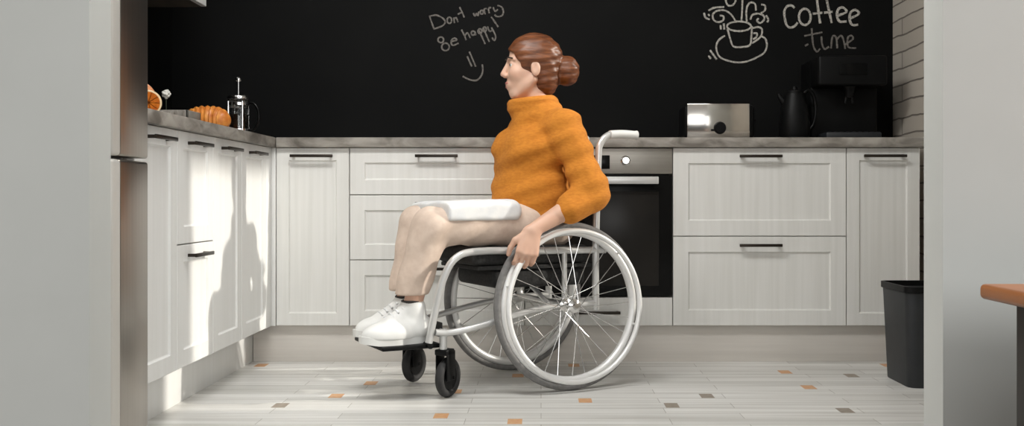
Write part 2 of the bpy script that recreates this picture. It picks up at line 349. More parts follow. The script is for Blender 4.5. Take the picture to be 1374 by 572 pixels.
words = [([(910, 218), (915, 290), (925, 360), (950, 397), (974, 373)], 0), ([(853, 276), (992, 248)], 0), ([(858, 352), (884, 338)], 0), ([(985, 280), (990, 340), (1010, 377), (1042, 358)], 0),
    ([(1058, 372), (1070, 280), (1098, 290), (1106, 372)], 0), ([(1105, 300), (1138, 274), (1160, 330), (1166, 376)], 0), ([(1168, 342), (1226, 300), (1215, 274), (1188, 290), (1190, 360), (1252, 370)], 0)]
bm = new()
for p, c in words: stroke(bm, zpts(p, 930, 0, 5.7208), 0.0095, closed=bool(c))
o = obj('chalk_lettering', bm, M['chalk_dim'], wall_back); o['label'] = 'thin faint chalk word under the bold one'

# ------------------------------------------------------------------ kitchen fronts
def panel_bm(w_, h_, fr, t=0.020, rec=0.007, bev=0.006):
    """shaker front: x = width (centred), z = height (centred), front at y = 0, body behind it (+y)"""
    b = bmesh.new()
    def rect(hw, hh, y): return [b.verts.new((x * hw, y, z * hh)) for x, z in ((-1, -1), (1, -1), (1, 1), (-1, 1))]
    e = 0.0015
    R = [rect(w_ / 2, h_ / 2, t), rect(w_ / 2, h_ / 2, e), rect(w_ / 2 - e, h_ / 2 - e, 0)]
    if fr: R += [rect(w_ / 2 - fr, h_ / 2 - fr, 0), rect(w_ / 2 - fr - bev * 0.5, h_ / 2 - fr - bev * 0.5, rec * 0.75), rect(w_ / 2 - fr - bev, h_ / 2 - fr - bev, rec)]
    for a, c in zip(R, R[1:]):
        for k in range(4): b.faces.new((a[k], a[(k + 1) % 4], c[(k + 1) % 4], c[k]))
    b.faces.new(R[-1]); b.faces.new(R[0][::-1])
    return b
def handle_bm(L=0.174):
    b = bmesh.new()
    rbox(b, (-L / 2, -0.032, -0.006), (L / 2, -0.024, 0.006), 0.002)
    for s in (-1, 1): rbox(b, (s * (L / 2 - 0.012) - 0.005, -0.026, -0.005), (s * (L / 2 - 0.012) + 0.005, 0.0005, 0.005), 0.001)
    return b
YF = 4.08                                        # plane of the back fronts (they look towards -y)
XF = -1.10                                       # plane of the left fronts (they look towards +x)
def M_back(x, z): return Matrix.Translation((x, YF, z))
def M_left(y, z): return Matrix.Translation((XF, y, z)) @ Matrix.Rotation(PI / 2, 4, 'Z')
def front(name, Mx, c, z0, z1, width, parent, fr, hz=None, hL=0.174, hoff=0.0, mt='cabinet'):
    g = 0.0018
    b = panel_bm(width - 2 * g, z1 - z0 - 2 * g, fr); b.transform(Mx(c, (z0 + z1) / 2))
    d = obj(name, b, M[mt], parent, angle=25)
    if hz is not None:
        b = handle_bm(hL); b.transform(Mx(c + hoff, hz)); obj('handle', b, M['bronze'], d)
    return d
ZB, ZT = 0.150, 0.880
def carcass_back(parent, x0, x1, z0=ZB, z1=ZT):
    b = new(); rbox(b, (x0 + 0.001, YF + 0.021, z0), (x1 - 0.001, YB - 0.005, z1 - 0.001)); return obj('carcass', b, M['carcass'], parent)
def carcass_left(parent, y0, y1):
    b = new(); rbox(b, (XL + 0.005, y0 + 0.001, ZB), (XF - 0.021, y1 - 0.001, ZT - 0.001)); return obj('carcass', b, M['carcass'], parent)
X = [-1.083, -0.783, -0.067, 0.538, 1.248, 1.549]
t = thing('base_cabinet', 'tall narrow whitewashed door cabinet in the back row at the inner corner', 'cabinet', ((X[0] + X[1]) / 2, YF + 0.25, 0))
carcass_back(t, X[0], X[1]); front('door', M_back, (X[0] + X[1]) / 2, ZB, ZT, X[1] - X[0], t, 0.050, 0.845)
t = thing('drawer_cabinet', 'whitewashed cabinet with three stacked drawers behind the seated person', 'cabinet', ((X[1] + X[2]) / 2, YF + 0.25, 0))
carcass_back(t, X[1], X[2]); c = (X[1] + X[2]) / 2
for z0, z1 in ((0.686, ZT), (0.420, 0.686), (ZB, 0.420)): front('drawer', M_back, c, z0, z1, X[2] - X[1], t, 0.060, z1 - 0.035)
t = thing('oven_cabinet', 'low whitewashed cabinet with one drawer beneath the oven', 'cabinet', ((X[2] + X[3]) / 2, YF + 0.25, 0))
c = (X[2] + X[3]) / 2
carcass_back(t, X[2], X[3], ZB, 0.268); front('drawer', M_back, c, ZB, 0.268, X[3] - X[2], t, 0.0, 0.207)
t = thing('drawer_cabinet', 'whitewashed cabinet with two deep drawers between oven and narrow end cabinet', 'cabinet', ((X[3] + X[4]) / 2, YF + 0.25, 0))
carcass_back(t, X[3], X[4]); c = (X[3] + X[4]) / 2
for z0, z1 in ((0.517, ZT), (ZB, 0.517)): front('drawer', M_back, c, z0, z1, X[4] - X[3], t, 0.062, z1 - 0.036)
t = thing('base_cabinet', 'narrow whitewashed door cabinet at the right end of the back row', 'cabinet', ((X[4] + X[5]) / 2, YF + 0.25, 0))
carcass_back(t, X[4], X[5]); front('door', M_back, (X[4] + X[5]) / 2, ZB, ZT, X[5] - X[4], t, 0.050, 0.845)
YL = [2.70, 3.02, 3.35, 3.672, 4.00]
names = ['white single-door cabinet in the left row nearest the fridge', 'white cabinet in the left row with two stacked drawer fronts',
         'white single-door cabinet in the left row just after the stacked drawer fronts', 'white single-door cabinet at the far end of the left row, at the corner']
for i in range(4):
    y0, y1 = YL[i], YL[i + 1]; c = (y0 + y1) / 2
    t = thing('base_cabinet', names[i], 'cabinet', (XF - 0.25, c, 0))
    carcass_left(t, y0, y1)
    if i == 1:
        for z0, z1 in ((0.530, ZT), (ZB, 0.530)): front('drawer', M_left, c, z0, z1, y1 - y0, t, 0.052, z1 - 0.036, 0.165, mt='white_lacquer')
    else:
        front('door', M_left, c, ZB, ZT, y1 - y0, t, 0.052, 0.845, 0.165, mt='white_lacquer')
    if i == 3:
        b = new(); rbox(b, (XF - 0.019, 4.002, ZB), (XF - 0.002, YF + 0.018, ZT - 0.001), 0.001); rbox(b, (XF - 0.002, YF + 0.002, ZB), (X[0] - 0.002, YF + 0.018, ZT - 0.001), 0.001)
        obj('filler_strip', b, M['white_lacquer'], t)
bm = new(); rbox(bm, (-1.185, YF + 0.030, 0.0), (X[5], YF + 0.048, ZB - 0.001), 0.001)
tag(obj('plinth', bm, M['cabinet_h'], origin=(0.2, YF + 0.04, 0)), 'long beige wooden plinth under the back row of cabinets', 'plinth')
bm = new(); rbox(bm, (-1.204, 2.70, 0.0), (-1.187, YF + 0.048, ZB - 0.001), 0.001)
tag(obj('plinth', bm, M['white_lacquer'], origin=(-1.2, 3.4, 0)), 'white plinth under the left row of cabinets', 'plinth')
bm = new(); rbox(bm, (-1.078, YF - 0.022, ZT), (1.562, YB - 0.001, 0.92), 0.003)
tag(obj('worktop', bm, M['worktop'], origin=(0.2, 4.3, ZT)), 'long grey-brown stone-look worktop over the back row and oven', 'worktop')
bm = new(); rbox(bm, (XL + 0.001, 2.69, ZT), (-1.080, YB - 0.001, 0.92), 0.003)
tag(obj('worktop', bm, M['worktop'], origin=(-1.4, 3.6, ZT)), 'grey-brown stone-look worktop over the left row, holding the fruit and cafetiere', 'worktop')

# wall cupboard above the left worktop
t = thing('wall_cupboard', 'white wall cupboard with a dark underside at the top left', 'cupboard', (-1.52, 3.5, 1.45))
bm = new(); rbox(bm, (XL + 0.002, 2.95, 1.452), (-1.372, 4.03, 2.15)); obj('carcass', bm, M['white_lacquer'], t)
bm = new(); rbox(bm, (XL + 0.002, 2.95, 1.444), (-1.374, 4.03, 1.4515)); obj('bottom_panel', bm, M['underside'], t)
for y0, y1 in ((2.95, 3.49), (3.49, 4.03)):
    b = panel_bm(y1 - y0 - 0.004, 0.70, 0.055); b.transform(Matrix.Translation((-1.350, (y0 + y1) / 2, 1.796)) @ Matrix.Rotation(PI / 2, 4, 'Z')); obj('door', b, M['white_lacquer'], t, angle=25)

# oven
c = (X[2] + X[3]) / 2; W2 = (X[3] - X[2]) / 2 - 0.002
t = thing('oven', 'black glass built-in oven with a steel control panel, under the worktop', 'oven', (c, YF + 0.2, 0.27))
b = new(); rbox(b, (c - W2 + 0.01, YF + 0.022, 0.2695), (c + W2 - 0.01, YB - 0.02, 0.878)); obj('body', b, M['black_plastic'], t)
b = new(); rbox(b, (c - W2, YF - 0.002, 0.772), (c + W2, YF + 0.021, 0.877), 0.002); cp = obj('control_panel', b, M['steel'], t)
b = new(); rbox(b, (c - 0.045, YF - 0.0035, 0.792), (c + 0.045, YF + 0.002, 0.848), 0.001); obj('display', b, M['black_gloss'], cp)
for s in (-1, 1):
    b = new(); lathe(b, [(0, 0), (0.020, 0), (0.020, 0.004), (0.0165, 0.007), (0.0155, 0.024), (0.0135, 0.027), (0, 0.027)], (c + s * 0.109, YF - 0.002, 0.826), 28, mtx=Matrix.Rotation(PI, 4, 'Z'), axis='Y')
    b.transform(Matrix.Translation((0, 0, 0)))
    obj('knob', b, M['chrome'], cp)
b = new(); rbox(b, (c - W2, YF - 0.004, 0.272), (c + W2, YF + 0.021, 0.769), 0.003); dr = obj('door', b, M['black_gloss'], t)
b = new(); rbox(b, (c - W2 + 0.055, YF - 0.0052, 0.315), (c + W2 - 0.055, YF - 0.0030, 0.700), 0.0008); obj('window_pane', b, M['oven_window'], dr)
b = new()
rbox(b, (c - 0.24, YF - 0.046, 0.730), (c + 0.24, YF - 0.034, 0.760), 0.003)
for s in (-1, 1): rbox(b, (c + s * 0.225 - 0.008, YF - 0.036, 0.735), (c + s * 0.225 + 0.008, YF - 0.003, 0.755), 0.002)
obj('handle', b, M['silver'], dr)

# fridge
t = thing('fridge', 'tall stainless steel fridge standing against the left wall', 'fridge', (-1.36, 2.40, 0))
b = new(); rbox(b, (XL + 0.02, 2.115, 0.0), (-1.112, 2.672, 2.0), 0.004); obj('body', b, M['tray'], t)
zs = EYE + (CY - 214) / FPX * 2.60
for z0, z1 in ((0.06, zs - 0.004), (zs + 0.004, 1.995)):
    b = new(); rbox(b, (-1.108, 2.490, z0), (-1.050, 2.672, z1), 0.008, 3); rbox(b, (-1.108, 2.115, z0), (-1.050, 2.432, z1), 0.006, 3); d = obj('door', b, M['fridge_steel'], t)
    b = new(); rbox(b, (-1.104, 2.434, z0), (-1.046, 2.488, z1), 0.010, 3); obj('edge_trim', b, M['fridge_trim'], d)

# ------------------------------------------------------------------ things on the back worktop
ZW = 0.92
yc = 4.32
a0, a1 = at(922, 139, 4.25), at(1006, 139, 4.25)
t = thing('toaster', 'low steel-fronted toaster with a round dial on the back worktop', 'toaster', ((a0.x + a1.x) / 2, yc, ZW))
b = new(); rbox(b, (a0.x - 0.012, 4.262, ZW + 0.008), (a1.x + 0.026, 4.43, a0.z - 0.003), 0.018, 4)
for sx in (a0.x + 0.02, a1.x - 0.02):
    for sy in (4.29, 4.40): rbox(b, (sx - 0.012, sy - 0.012, ZW), (sx + 0.012, sy + 0.012, ZW + 0.012))
obj('body', b, M['black_plastic'], t)
b = new(); rbox(b, (a0.x, 4.245, ZW + 0.010), (a1.x, 4.268, a0.z), 0.004, 2); fp = obj('front_panel', b, M['toaster_face'], t)
kx = at(966, 172, 4.245).x
b = new(); lathe(b, [(0, 0), (0.027, 0), (0.025, 0.010), (0.022, 0.014), (0, 0.014)], (kx, 4.245, ZW + 0.052), 28, axis='Y', mtx=Matrix.Rotation(PI, 4, 'Z')); rbox(b, (kx - 0.038, 4.236, ZW + 0.038), (kx - 0.020, 4.245, ZW + 0.046), 0.001)
obj('dial', b, M['black_plastic'], fp)
b = new()
for yy in (4.315, 4.375): rbox(b, (a0.x + 0.03, yy - 0.014, a0.z - 0.005), (a1.x - 0.03, yy + 0.014, a0.z - 0.001), 0.001)
obj('slot', b, M['bronze'], t)
b = new(); rbox(b, (a1.x + 0.024, 4.33, ZW + 0.085), (a1.x + 0.044, 4.36, ZW + 0.10), 0.003); obj('lever', b, M['black_plastic'], t)

kx = at(1066, 150, 4.34).x
t = thing('kettle', 'black electric kettle with a curved handle beside the toaster', 'kettle', (kx, 4.34, ZW))
b = new(); lathe(b, [(0, 0), (0.074, 0), (0.076, 0.006), (0.072, 0.016), (0, 0.016)], (kx, 4.34, ZW), 36); obj('base', b, M['black_plastic'], t)
b = new(); lathe(b, [(0, 0.017), (0.062, 0.017), (0.066, 0.03), (0.067, 0.07), (0.063, 0.12), (0.053, 0.17), (0.045, 0.198), (0.043, 0.206), (0, 0.206)], (kx, 4.34, ZW), 36)
tube(b, [(kx - 0.040, 4.34, ZW + 0.165), (kx - 0.062, 4.34, ZW + 0.190), (kx - 0.070, 4.34, ZW + 0.206)], [0.018, 0.012, 0.007], 12)
bd = obj('body', b, M['black_plastic'], t)
b = new(); lathe(b, [(0, 0.2065), (0.0425, 0.2065), (0.038, 0.218), (0.012, 0.224), (0.010, 0.238), (0, 0.240)], (kx, 4.34, ZW), 30); obj('lid', b, M['black_plastic'], bd)
b = new(); tube(b, smooth_path([(kx + 0.035, 4.33, ZW + 0.205), (kx + 0.060, 4.33, ZW + 0.222), (kx + 0.082, 4.33, ZW + 0.190), (kx + 0.090, 4.33, ZW + 0.130), (kx + 0.080, 4.33, ZW + 0.075), (kx + 0.062, 4.33, ZW + 0.05)]), 0.0085, 12); obj('handle', b, M['black_gloss'], t)

m0, m1 = at(1094, 76, 4.32), at(1186, 178, 4.32); mx = (m0.x + m1.x) / 2
t = thing('coffee_machine', 'tall black coffee machine at the right end of the back worktop', 'coffee machine', (mx, 4.40, ZW))
zt = m0.z
b = new(); rbox(b, (m0.x, 4.40, ZW), (m1.x, 4.57, zt), 0.012, 3); rbox(b, (m0.x, 4.27, zt - 0.13), (m1.x, 4.41, zt), 0.012, 3); obj('body', b, M['black_plastic'], t)
b = new(); rbox(b, (m0.x + 0.03, 4.255, ZW), (m1.x - 0.03, 4.402, ZW + 0.035), 0.006, 2)
for k in range(9): rbox(b, (m0.x + 0.045 + k * 0.026, 4.27, ZW + 0.034), (m0.x + 0.055 + k * 0.026, 4.39, ZW + 0.038))
obj('drip_tray', b, M['bin_plastic'], t)
b = new(); lathe(b, [(0, 0), (0.014, 0), (0.022, 0.03), (0.028, 0.05), (0, 0.05)], (mx, 4.33, zt - 0.178), 20)
for s in (-1, 1): tube(b, [(mx + s * 0.012, 4.33, zt - 0.175), (mx + s * 0.016, 4.33, zt - 0.20)], 0.006, 10)
obj('spout', b, M['black_plastic'], t)
b = new(); rbox(b, (mx - 0.06, 4.266, zt - 0.085), (mx + 0.06, 4.272, zt - 0.035), 0.002); obj('screen', b, M['black_gloss'], t)

# ------------------------------------------------------------------ things on the left worktop
fx, fy = -1.20, 3.96
t = thing('french_press', 'glass and chrome french press on the left worktop', 'coffee press', (fx, fy, ZW))
b = new(); lathe(b, [(0.036, 0.008), (0.0395, 0.010), (0.0395, 0.142), (0.0405, 0.144), (0.038, 0.143), (0.0375, 0.012), (0.036, 0.0105)], (fx, fy, ZW), 36); obj('beaker', b, M['glass'], t)
b = new(); lathe(b, [(0, 0.011), (0.037, 0.0125), (0.0372, 0.085), (0, 0.085)], (fx, fy, ZW), 36); obj('coffee', b, M['coffee'], t)
b = new()
lathe(b, [(0, 0), (0.042, 0), (0.043, 0.006), (0.041, 0.008), (0, 0.008)], (fx, fy, ZW), 36)
for zz in (0.022, 0.125): lathe(b, [(0.0400, zz - 0.005), (0.0418, zz - 0.005), (0.0418, zz + 0.005), (0.0400, zz + 0.005), (0.0400, zz - 0.005)], (fx, fy, ZW), 36)
for k in range(4):
    an = k * PI / 2 - 0.9; rbox_c = (fx + 0.0412 * math.cos(an), fy + 0.0412 * math.sin(an))
    tube(b, [(rbox_c[0], rbox_c[1], ZW + 0.004), (rbox_c[0], rbox_c[1], ZW + 0.135)], 0.003, 8)
obj('frame', b, M['chrome'], t)
b = new(); lathe(b, [(0, 0.145), (0.043, 0.145), (0.0435, 0.150), (0.040, 0.157), (0.022, 0.164), (0.006, 0.166), (0, 0.166)], (fx, fy, ZW), 36); obj('lid', b, M['chrome'], t)
b = new(); tube(b, [(fx, fy, ZW + 0.164), (fx, fy, ZW + 0.216)], 0.0028, 10); pl = obj('plunger_rod', b, M['chrome'], t)
b = new(); lathe(b, [(0, 0.214), (0.006, 0.214), (0.0115, 0.220), (0.0115, 0.227), (0.007, 0.232), (0, 0.233)], (fx, fy, ZW), 24); obj('knob', b, M['chrome'], pl)
b = new(); tube(b, smooth_path([(fx + 0.040, fy - 0.005, ZW + 0.128), (fx + 0.066, fy - 0.012, ZW + 0.126), (fx + 0.083, fy - 0.015, ZW + 0.095), (fx + 0.083, fy - 0.015, ZW + 0.055), (fx + 0.066, fy - 0.012, ZW + 0.026), (fx + 0.040, fy - 0.005, ZW + 0.022)]), 0.0055, 10); obj('handle', b, M['black_gloss'], t)

def croissant(cx, cy, L, R, rot, lift):
    """curved roll with overlapping bands; lies flat on its underside"""
    b = new(); N = 46; pts = []; rs = []
    for i in range(N + 1):
        s = i / N * 2 - 1; a = s * 1.15
        env = max(0.0, 1 - abs(s) ** 2.4) ** 0.62
        k = (abs(s) * 4.2) % 1.0
        r = R * (0.16 + 0.84 * env) * (0.965 + 0.05 * math.cos(2 * PI * k))
        pts.append(Vector((L * 0.5 * math.sin(a) / math.sin(1.15), L * 0.30 * (1 - math.cos(a)), 0))); rs.append(r)
    tube(b, pts, rs, 20)
    for v in b.verts: v.co.z = max(v.co.z, -R * 0.62) * (1.12 if v.co.z > 0 else 1)
    b.transform(Matrix.Translation((cx, cy, ZW + R * 0.62 + lift)) @ Matrix.Rotation(rot, 4, 'Z'))
    return b
p = (-1.185, 3.55)
o = obj('croissant', croissant(p[0], p[1], 0.140, 0.047, math.radians(188), 0.0), M['crust'], origin=(p[0], p[1], ZW)); tag(o, 'golden croissant next to the french press, nearer the worktop edge', 'croissant', 'croissants on the left worktop')
p = (-1.300, 3.68)
o = obj('croissant', croissant(p[0], p[1], 0.13, 0.043, math.radians(165), 0.0), M['crust'], origin=(p[0], p[1], ZW)); tag(o, 'darker golden croissant half hidden behind the front croissant, farther from the french press', 'croissant', 'croissants on the left worktop')

# shallow ribbed tray
t0 = at(216, 150, 2.98)
b = new()
ty0, ty1, tx0, tx1, tz = 3.295, 3.42, -1.50, -1.165, 0.044
rbox(b, (tx0, ty0, ZW), (tx1, ty1, ZW + 0.008), 0.002)
for q in ((tx0, ty0, tx0 + 0.008, ty1), (tx1 - 0.008, ty0, tx1, ty1), (tx0, ty0, tx1, ty0 + 0.008), (tx0, ty1 - 0.008, tx1, ty1)): rbox(b, (q[0], q[1], ZW), (q[2], q[3], ZW + tz), 0.002)
for k in range(13): rbox(b, (tx0 + 0.012 + k * 0.0255, ty0 - 0.004, ZW + 0.003), (tx0 + 0.022 + k * 0.0255, ty0 + 0.002, ZW + tz - 0.002), 0.001)
tag(obj('tray', b, M['tray'], origin=((tx0 + tx1) / 2, (ty0 + ty1) / 2, ZW)), 'low grey ribbed tray behind the fruit on the left worktop, before the croissants', 'tray')

# halved orange lying on its round side with the cut face to the room
oc = Vector((-1.180, 3.0, ZW + 0.0390)); ro = 0.0390
face = (Vector((0.05, 0, EYE + 0.4)) - oc).normalized()
Q = face.to_track_quat('Z', 'Y').to_matrix().to_4x4()
t = thing('orange_half', 'halved orange with its cut face showing, beside the fridge on the left worktop', 'orange', (oc.x, oc.y, ZW))
prof = [(ro * math.sin(a), -ro * math.cos(a)) for a in [PI / 2 * k / 12 for k in range(13)]]
b = new(); lathe(b, prof, oc, 36, mtx=Q); obj('peel', b, M['peel'], t)
b = new(); lathe(b, [(ro * 0.84, 0.0005), (ro * 0.84, 0.0015), (ro * 0.95, 0.0015), (ro * 0.99, 0.0), (ro * 0.84, 0.0005)], oc, 36, mtx=Q); obj('pith', b, M['pith'], t)
b = new()
for k in range(10):
    a0_, a1_ = 2 * PI * (k + 0.03) / 10, 2 * PI * (k + 0.97) / 10; tmp = bmesh.new()
    pts = [(0.10 * ro, (a0_ + a1_) / 2)] + [(0.85 * ro, a0_ + (a1_ - a0_) * j / 4) for j in range(5)]
    tv = [tmp.verts.new((r * math.cos(a), r * math.sin(a), 0.0022)) for r, a in pts]; bv = [tmp.verts.new((r * math.cos(a), r * math.sin(a), -0.002)) for r, a in pts]
    tmp.faces.new(tv); tmp.faces.new(bv[::-1])
    for j in range(6): tmp.faces.new((bv[j], bv[(j + 1) % 6], tv[(j + 1) % 6], tv[j]))
    join(b, tmp, 0, Matrix.Translation(oc) @ Q)
obj('pulp', b, M['pulp'], t)

gx, gy, gr = -1.303, 3.205, 0.067
b = new(); lathe(b, [(0, -gr * 0.97)] + [(gr * math.sin(a), -gr * math.cos(a)) for a in [PI * k / 22 for k in range(2, 21)]] + [(0.01, gr * 0.96), (0, gr * 0.94)], (gx, gy, ZW + gr * 0.97), 36)
lathe(b, [(0, 0), (0.006, 0), (0.004, 0.006), (0, 0.007)], (gx, gy, ZW + gr * 1.92), 10)
tag(obj('grapefruit', b, M['grapefruit'], origin=(gx, gy, ZW)), 'whole pinkish grapefruit behind the halved orange', 'grapefruit')

bx, by = -1.42, 3.78
bc = at(223, 126, by); bx = bc.x
t = thing('bud_vase', 'slim dark vase holding one small white blossom beside the grapefruit', 'vase', (bx, by, ZW))
b = new(); lathe(b, [(0, 0), (0.020, 0), (0.025, 0.02), (0.022, 0.05), (0.009, 0.075), (0.010, 0.085), (0.007, 0.085), (0.006, 0.072), (0, 0.07)], (bx, by, ZW), 24); obj('vessel', b, M['black_plastic'], t)
b = new(); tube(b, [(bx, by, ZW + 0.072), (bx, by, bc.z - 0.01)], 0.002, 8); st = obj('stem', b, M['stem'], t)
b = new()
for k in range(16):
    zz = 1 - 2 * (k + 0.5) / 16; an = k * 2.39996; rr = math.sqrt(1 - zz * zz); tmp = bmesh.new(); bmesh.ops.create_uvsphere(tmp, u_segments=16, v_segments=10, radius=0.0072)
    join(b, tmp, 0, Matrix.Translation((bx + 0.0105 * rr * math.cos(an), by + 0.0105 * rr * math.sin(an), bc.z + 0.0105 * zz)))
tmp = bmesh.new(); bmesh.ops.create_uvsphere(tmp, u_segments=12, v_segments=8, radius=0.0065); join(b, tmp, 0, Matrix.Translation((bx, by, bc.z - 0.014)))
obj('petals', b, M['petal'], st)

# ------------------------------------------------------------------ bin and bench
bx0, bx1, by0, by1, bz = 1.283, 1.56, 3.505, 3.80, 0.36
t = thing('waste_bin', 'tapered black plastic bin standing beside the right end cabinet', 'bin', ((bx0 + bx1) / 2, (by0 + by1) / 2, 0))
def bin_ring(b, z, s, inset=0.0):
    cx_, cy_ = (bx0 + bx1) / 2, (by0 + by1) / 2; hx, hy = (bx1 - bx0) / 2 * s - inset, (by1 - by0) / 2 * s - inset; rr = 0.035; out = []
    for qx, qy, a0_ in ((1, 1, 0), (-1, 1, PI / 2), (-1, -1, PI), (1, -1, 1.5 * PI)):
        for j in range(5):
            a = a0_ + PI / 2 * j / 4; out.append(b.verts.new((cx_ + qx * (hx - rr) + rr * math.cos(a), cy_ + qy * (hy - rr) + rr * math.sin(a), z)))
    return out
def rings(b, rs, cap0=True, cap1=True):
    for a, c_ in zip(rs, rs[1:]):
        n = len(a)
        for k in range(n):
            f = b.faces.new((a[k], a[(k + 1) % n], c_[(k + 1) % n], c_[k])); f.smooth = True
    if cap0: b.faces.new(rs[0][::-1])
    if cap1: b.faces.new(rs[-1])
b = new(); rings(b, [bin_ring(b, 0, 0.86), bin_ring(b, 0.004, 0.87), bin_ring(b, bz - 0.02, 0.96), bin_ring(b, bz - 0.02, 0.96, 0.004), bin_ring(b, 0.01, 0.86, 0.004)]); obj('bucket', b, M['bin_plastic'], t)
b = new(); r0 = [bin_ring(b, bz - 0.024, 0.975), bin_ring(b, bz - 0.022, 1.0), bin_ring(b, bz, 1.0), bin_ring(b, bz, 0.94), bin_ring(b, bz - 0.024, 0.94)]
rings(b, r0 + [r0[0]], False, False); obj('rim', b, M['black_plastic'], t)

t = thing('bench', 'orange-brown wooden bench top on an added dark light-blocking base before the right front wall', 'bench', (1.4, 1.2, 0))
b = new(); rbox(b, (0.723, 0.72, 0.505), (2.1, 1.65, 0.530), 0.008, 4); obj('seat_board', b, M['orange_wood'], t)
b = new(); rbox(b, (0.765, 0.76, 0.0), (2.06, 1.61, 0.5045), 0.004); obj('base', b, M['shade_board'], t)  # closed dark box added to block light below the seat board

# ------------------------------------------------------------------ wheelchair (local frame: +x ahead, +y its left side)
YAW = math.radians(28); OX, OY = -0.001, 3.700
wc = thing('wheelchair', 'silver manual wheelchair with black seat carrying the person in the mustard sweater', 'wheelchair', (OX, OY, 0), PI + YAW, local=True)
RW, TRK = 0.295, 0.218
def make_wheel(side):
    cam_ = math.radians(3.0) * side
    Mt = Matrix.Translation((0, side * TRK, RW)) @ Matrix.Rotation(cam_, 4, 'X')
    def fin(name, b, m, p):
        b.transform(Mt); return obj(name, b, m, p)
    b = new(); torus(b, RW - 0.035, 0.0145, n=80, m=14, squash=1.1); rim = fin('rear_wheel', b, M['rim'], wc)
    b = new(); torus(b, RW - 0.0125, 0.0125, n=80, m=12, squash=1.15); fin('tyre', b, M['tyre'], rim)
    b = new(); torus(b, 0.262, 0.0095, c=(0, side * 0.045, 0), n=80, m=12)
    for k in range(6):
        a = 2 * PI * k / 6 + 0.3; tube(b, [(0.262 * math.cos(a), side * 0.045, 0.262 * math.sin(a)), (0.262 * math.cos(a), side * 0.010, 0.262 * math.sin(a))], 0.004, 8)
    fin('push_rim', b, M['rim'], rim)
    b = new(); lathe(b, [(0, -0.040), (0.012, -0.040), (0.024, -0.034), (0.024, -0.028), (0.013, -0.024), (0.013, 0.024), (0.024, 0.028), (0.024, 0.034), (0.012, 0.040), (0.009, 0.048), (0, 0.049)], (0, 0, 0), 24, axis='Y', mtx=Matrix.Rotation(0 if side > 0 else PI, 4, 'Z')); fin('hub', b, M['chrome'], rim)
    for k in range(28):
        a = 2 * PI * k / 28; sgn = 1 if k % 2 else -1; off = 0.9 * (1 if (k // 2) % 2 else -1)
        b = new(); tube(b, [(0.022 * math.cos(a + off), sgn * 0.031, 0.022 * math.sin(a + off)), ((RW - 0.044) * math.cos(a), sgn * 0.002, (RW - 0.044) * math.sin(a))], 0.0014, 6); fin('spoke', b, M['chrome'], rim)
for s in (1, -1): make_wheel(s)
b = new()
for s in (1, -1):
    tube(b, smooth_path([(-0.17, s * 0.178, 0.485), (0.10, s * 0.178, 0.488), (0.33, s * 0.178, 0.492), (0.42, s * 0.185, 0.472), (0.462, s * 0.175, 0.40), (0.485, s * 0.165, 0.30), (0.505, s * 0.155, 0.19)], 6), 0.0125, 12)   # seat rail and front hanger
    tube(b, smooth_path([(-0.13, s * 0.178, 0.27), (-0.13, s * 0.178, 0.48), (-0.14, s * 0.178, 0.80), (-0.15, s * 0.178, 0.87), (-0.185, s * 0.178, 0.902), (-0.235, s * 0.178, 0.907)], 6), 0.0125, 12)     # back post
    tube(b, smooth_path([(-0.13, s * 0.178, 0.295), (0.10, s * 0.178, 0.285), (0.33, s * 0.185, 0.24), (0.43, s * 0.170, 0.222), (0.485, s * 0.165, 0.225)], 6), 0.0115, 12)
    tube(b, [(0.0, s * 0.178, 0.29), (0.0, s * 0.178, 0.487)], 0.010, 10)
    tube(b, [(-0.0, s * 0.20, RW), (0.0, s * 0.16, RW)], 0.011, 10)
    tube(b, [(0.455, s * 0.160, 0.165), (0.455, s * 0.160, 0.235)], 0.013, 10)
tube(b, [(0.0, -0.178, RW), (0.0, 0.178, RW)], 0.012, 10)
tube(b, [(0.06, 0.17, 0.30), (0.10, -0.17, 0.48)], 0.009, 10); tube(b, [(0.06, -0.17, 0.30), (0.10, 0.17, 0.48)], 0.009, 10)
obj('frame', b, M['silver'], wc)
for s in (1, -1):
    b = new(); tube(b, smooth_path([(-0.190, s * 0.178, 0.9035), (-0.24, s * 0.178, 0.907), (-0.305, s * 0.178, 0.905)], 5), [0.0155] * 10 + [0.0175], 14); obj('push_handle', b, M['grip'], wc)
    rr = 0.068; Ms = Matrix.Translation((0.455, s * 0.160, 0)) @ Matrix.Rotation(math.radians(36), 4, 'Z')     # swivelled about its stem
    b = new(); torus(b, rr - 0.014, 0.014, c=(-0.03, 0, rr), n=40, m=12, squash=1.1); b.transform(Ms); cw = obj('caster', b, M['black_rubber'], wc)
    b = new(); lathe(b, [(0, -0.012), (0.042, -0.010), (0.042, 0.010), (0, 0.012)], (-0.03, 0, rr), 28, axis='Y'); b.transform(Ms); obj('caster_hub', b, M['black_plastic'], cw)
    b = new()
    for q in (-1, 1): rbox(b, (-0.040, q * 0.021 - 0.003, rr - 0.008), (0.012, q * 0.021 + 0.003, 0.160), 0.003)
    rbox(b, (-0.035, -0.024, 0.146), (0.018, 0.024, 0.166), 0.004); tube(b, [(-0.03, -0.026, rr), (-0.03, 0.026, rr)], 0.006, 10)
    b.transform(Ms); obj('caster_fork', b, M['black_plastic'], cw)
b = new(); rbox(b, (-0.11, -0.165, 0.440), (0.345, 0.165, 0.505), 0.018, 4); obj('cushion', b, M['black_fabric'], wc)
b = new(); rbox(b, (-0.12, -0.166, 0.425), (0.33, 0.166, 0.439), 0.003); rbox(b, (-0.10, -0.16, 0.36), (0.27, 0.16, 0.424), 0.02, 3); obj('seat_sling', b, M['black_fabric'], wc)
